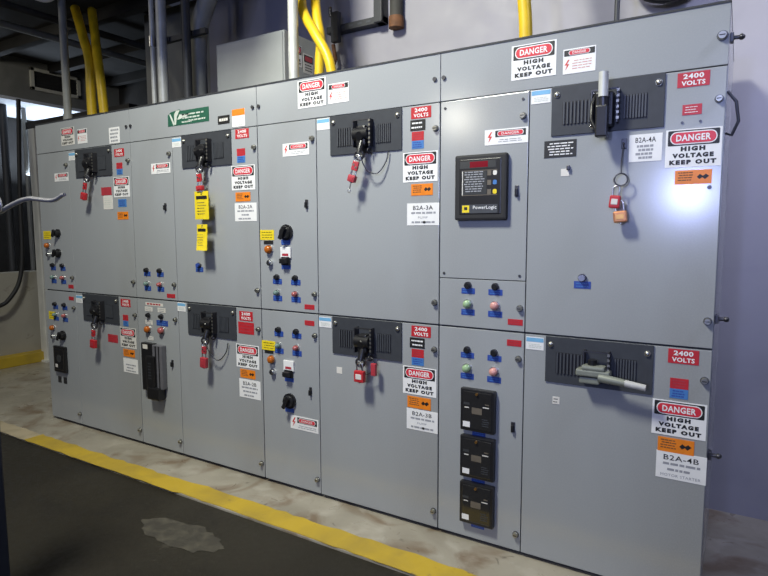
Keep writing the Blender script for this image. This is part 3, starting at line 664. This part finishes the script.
m = MB(); m.box(.86, 7.5, .97, 1.15, 0, 5.2, 'wall'); m.box(.05, .86, .97, 1.15, 0, 3.38, 'bulkhead'); struct(m, 'wall_back')
# low wall, kerb and bulkhead at the left end
m = MB(); m.box(-2.5, -2.3, -1.2, 2.4, 0, 1.03, 'leftwall'); struct(m, 'wall_left')
m = MB(); m.box(-2.3, -2.14, -1.2, 2.4, 0, .115, 'stripe', .008); struct(m, 'trim_1')
m = MB(); m.box(-3.35, -2.28, -1.2, 2.3, 2.965, 3.6, 'bulkhead'); m.box(-3.34, -2.285, -1.19, 2.29, 2.93, 2.965, 'soffit'); struct(m, 'bulkhead')
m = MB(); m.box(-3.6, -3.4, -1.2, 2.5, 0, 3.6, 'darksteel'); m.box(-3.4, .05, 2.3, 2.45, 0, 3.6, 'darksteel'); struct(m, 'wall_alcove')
m = MB(); m.box(-3.6, .05, -.9, 2.5, 3.40, 3.55, 'darksteel'); m.box(.05, 2.28, -.9, .965, 3.40, 3.55, 'darksteel')  # second slab: unseen extension added to shade the wall and conduits
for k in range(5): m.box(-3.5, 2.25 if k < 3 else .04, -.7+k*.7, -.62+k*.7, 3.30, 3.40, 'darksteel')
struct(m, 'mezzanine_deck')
m = MB(); m.box(-3.6, 7.5, -7.5, 2.5, 5.2, 5.3, 'bulkhead'); struct(m, 'ceiling')
# steel lintel across the far side of the bulkhead
m = MB(); m.box(-2.25, -.4, 1.10, 1.20, 2.62, 2.70, 'darksteel'); o = m.build('steel_beam'); tag(o, 'dark steel beam on the pale column, under the bright soffit', 'beam')
m = MB(); m.box(-2.19, -2.07, 1.09, 1.20, 0, 2.62, 'column', .006); m.box(-2.22, -2.04, 1.06, 1.23, 0, .02, 'column'); o = m.build('steel_column'); tag(o, 'pale grey column standing left of the cabinets', 'column')
# vent frame on the bulkhead
t = thing('vent_frame', (-2.28, 1.19, 3.08), 'cream rectangular vent frame on the bulkhead at upper left', 'vent')
m = MB(); a, b_ = .58, .245
for y0, y1, z0, z1 in ((0, a, 0, .035), (0, a, b_-.035, b_), (0, .04, 0, b_), (a-.04, a, 0, b_)): m.box(0, .03, y0, y1, z0, z1, 'cream', .002)
m.build('frame', t, 'cream frame'); MB().box(0, .008, .03, a-.03, .03, b_-.03, 'darksteel').build('backing', t, 'dark backing')
for k in range(4): MB().box(.006, .020, .04, a-.04, .055+k*.038, .063+k*.038, 'darksteel').build('slat', t)
# pipes under the deck
PG = 'pipes under the dark deck'
pipe('ceiling_pipe', 'pale pipe running under the dark deck at upper left', 'pipe', [(-.67, -.85, 3.2), (-.67, 2.28, 3.2)], .030, 'grey_pipe', PG, curve=False)
pipe('ceiling_pipe', 'dark pipe nearest the cabinets under the deck', 'pipe', [(-.27, -.85, 3.22), (-.27, 2.28, 3.22)], .030, 'beam', PG, curve=False)
pipe('ceiling_pipe', 'short white elbow pipe at the top left corner', 'pipe', [(.13, -.15, 3.38), (.12, -.10, 3.24), (.15, 0, 3.19), (.22, .06, 3.2), (.26, .08, 3.3)], .022, 'white', PG)
# dark upright pipes and hose in the alcove
pipe('alcove_pipe', 'dark upright pipe in the shaded alcove beside the column', 'pipe', [(-2.62, 1.05, 0), (-2.62, 1.05, 2.93)], .04, 'dark_pipe', None, curve=False)
pipe('alcove_pipe', 'grey upright conduit in the shaded alcove at the left edge', 'pipe', [(-2.62, 1.28, 0), (-2.62, 1.28, 2.93)], .025, 'grey_pipe', None, curve=False)
pipe('hose', 'black hose curving down over the beige wall at the left edge', 'hose', [(-2.15, .99, 2.92), (-2.12, .93, 1.9), (-2.1, .905, 1.28), (-2.1, .86, .96), (-2.1, .75, .77), (-2.1, .62, .69), (-2.12, .3, .66), (-2.3, .0, .8)], .022, 'hosegrime')
# foreground post with rod
t = thing('post', (2.167, -1.4, -.012), 'dark steel post with bent grey rod arm at the left edge', 'post')
m = MB(); m.box(-.085, .085, -.085, .0, 0, 1.85, 'bluesteel', .006); m.build('upright', t); MB().box(-.14, .14, -.16, .06, 0, .012, 'bluesteel', .003).build('base_plate', t)
m = MB(); m.tube(smooth([(.0, -.04, 1.555), (.10, -.01, 1.555), (.19, 0, 1.568), (.245, 0, 1.583), (.33, 0, 1.602), (.393, 0, 1.608), (.43, 0, 1.605), (.515, 0, 1.598), (.555, 0, 1.602), (.586, 0, 1.612), (.60, 0, 1.614)]), .0095, 'rod', 10, .006); m.build('rod_arm', t, 'bent grey rod')
m = MB(); m.ring((.205, -.012, 1.592), (.15, 1, 0), .024, .005, 'rod', 20, 8); m.build('ring', t, 'grey metal ring')

# ------------------------------------------------------------------ light
def area(name, loc, target, size, power, col, sy=None):
    l = bpy.data.lights.new(name, 'AREA'); l.energy = power; l.color = col; l.size = size
    if sy: l.shape = 'RECTANGLE'; l.size_y = sy
    o = bpy.data.objects.new(name, l); C.objects.link(o); o.location = loc
    o.rotation_euler = (Vector(target)-Vector(loc)).to_track_quat('-Z', 'Y').to_euler(); return o
area('bay_lamp', (2.5, -2.2, 4.5), (2.7, 0, 1.9), .6, 128, (1., 1., .87)).data.spread = math.radians(135)
area('far_bay_lamp', (.15, -7.4, 3.5), (2.5, 0, 1.6), .25, 22, (1., .95, .80))
area('aisle_lamp', (-1.76, -3.9, 3.95), (1.0, 0, 2.2), .3, 17, (1., .93, .78))
area('doorway_daylight', (3.95, -7.4, 2.05), (3.8, 0, 2.3), .20, 6.5, (.45, .53, 1.), .30).data.spread = math.radians(44)
area('hall_blue_fill', (5.6, -6.6, 3.0), (3.4, 0, 1.9), 2.2, 24, (.42, .52, 1.), 1.6).data.spread = math.radians(85)  # broad blue fill added behind the camera to tint the cabinets
area('wall_fill', (6.6, -.5, 4.2), (4.78, .97, 2.0), .4, 13, (.74, .76, 1.)).data.spread = math.radians(55)  # added light without a known source, brightens the right-hand wall
area('alcove_lamp', (-2.8, 1.5, 2.1), (-2.8, 1.7, 3.0), .5, 24, (.72, .84, 1.))
area('deck_fill', (-.9, -.75, 3.15), (-2.2, 1.6, 3.0), .3, 7, (1., .95, .82))  # added light under the deck, lifts the dark bulkhead
w = bpy.data.worlds.new('World'); bpy.context.scene.world = w; w.use_nodes = True
w.node_tree.nodes['Background'].inputs[0].default_value = (.62, .70, 1., 1); w.node_tree.nodes['Background'].inputs[1].default_value = .036

# ------------------------------------------------------------------ camera
cam = bpy.data.cameras.new('Camera'); co = bpy.data.objects.new('Camera', cam); C.objects.link(co)
cam.sensor_width = 36; cam.lens = 36*580/768; cam.clip_start = .05
yaw, pitch, roll = -.5484, -.0982, -.0028
f = Vector((math.sin(yaw)*math.cos(pitch), math.cos(yaw)*math.cos(pitch), math.sin(pitch)))
r0 = Vector((math.cos(yaw), -math.sin(yaw), 0)); u0 = r0.cross(f)
rr = r0*math.cos(roll)+u0*math.sin(roll); uu = -r0*math.sin(roll)+u0*math.cos(roll)
Mx = Matrix((rr, uu, -f)).transposed().to_4x4(); Mx.translation = (4.6235, -2.4725, 1.4834)
co.matrix_world = Mx
sc = bpy.context.scene; sc.camera = co
sc.view_settings.view_transform = 'Standard'; sc.view_settings.look = 'None'; sc.view_settings.gamma = 1
sc.view_settings.exposure = 0.; sc.view_settings.use_curve_mapping = False
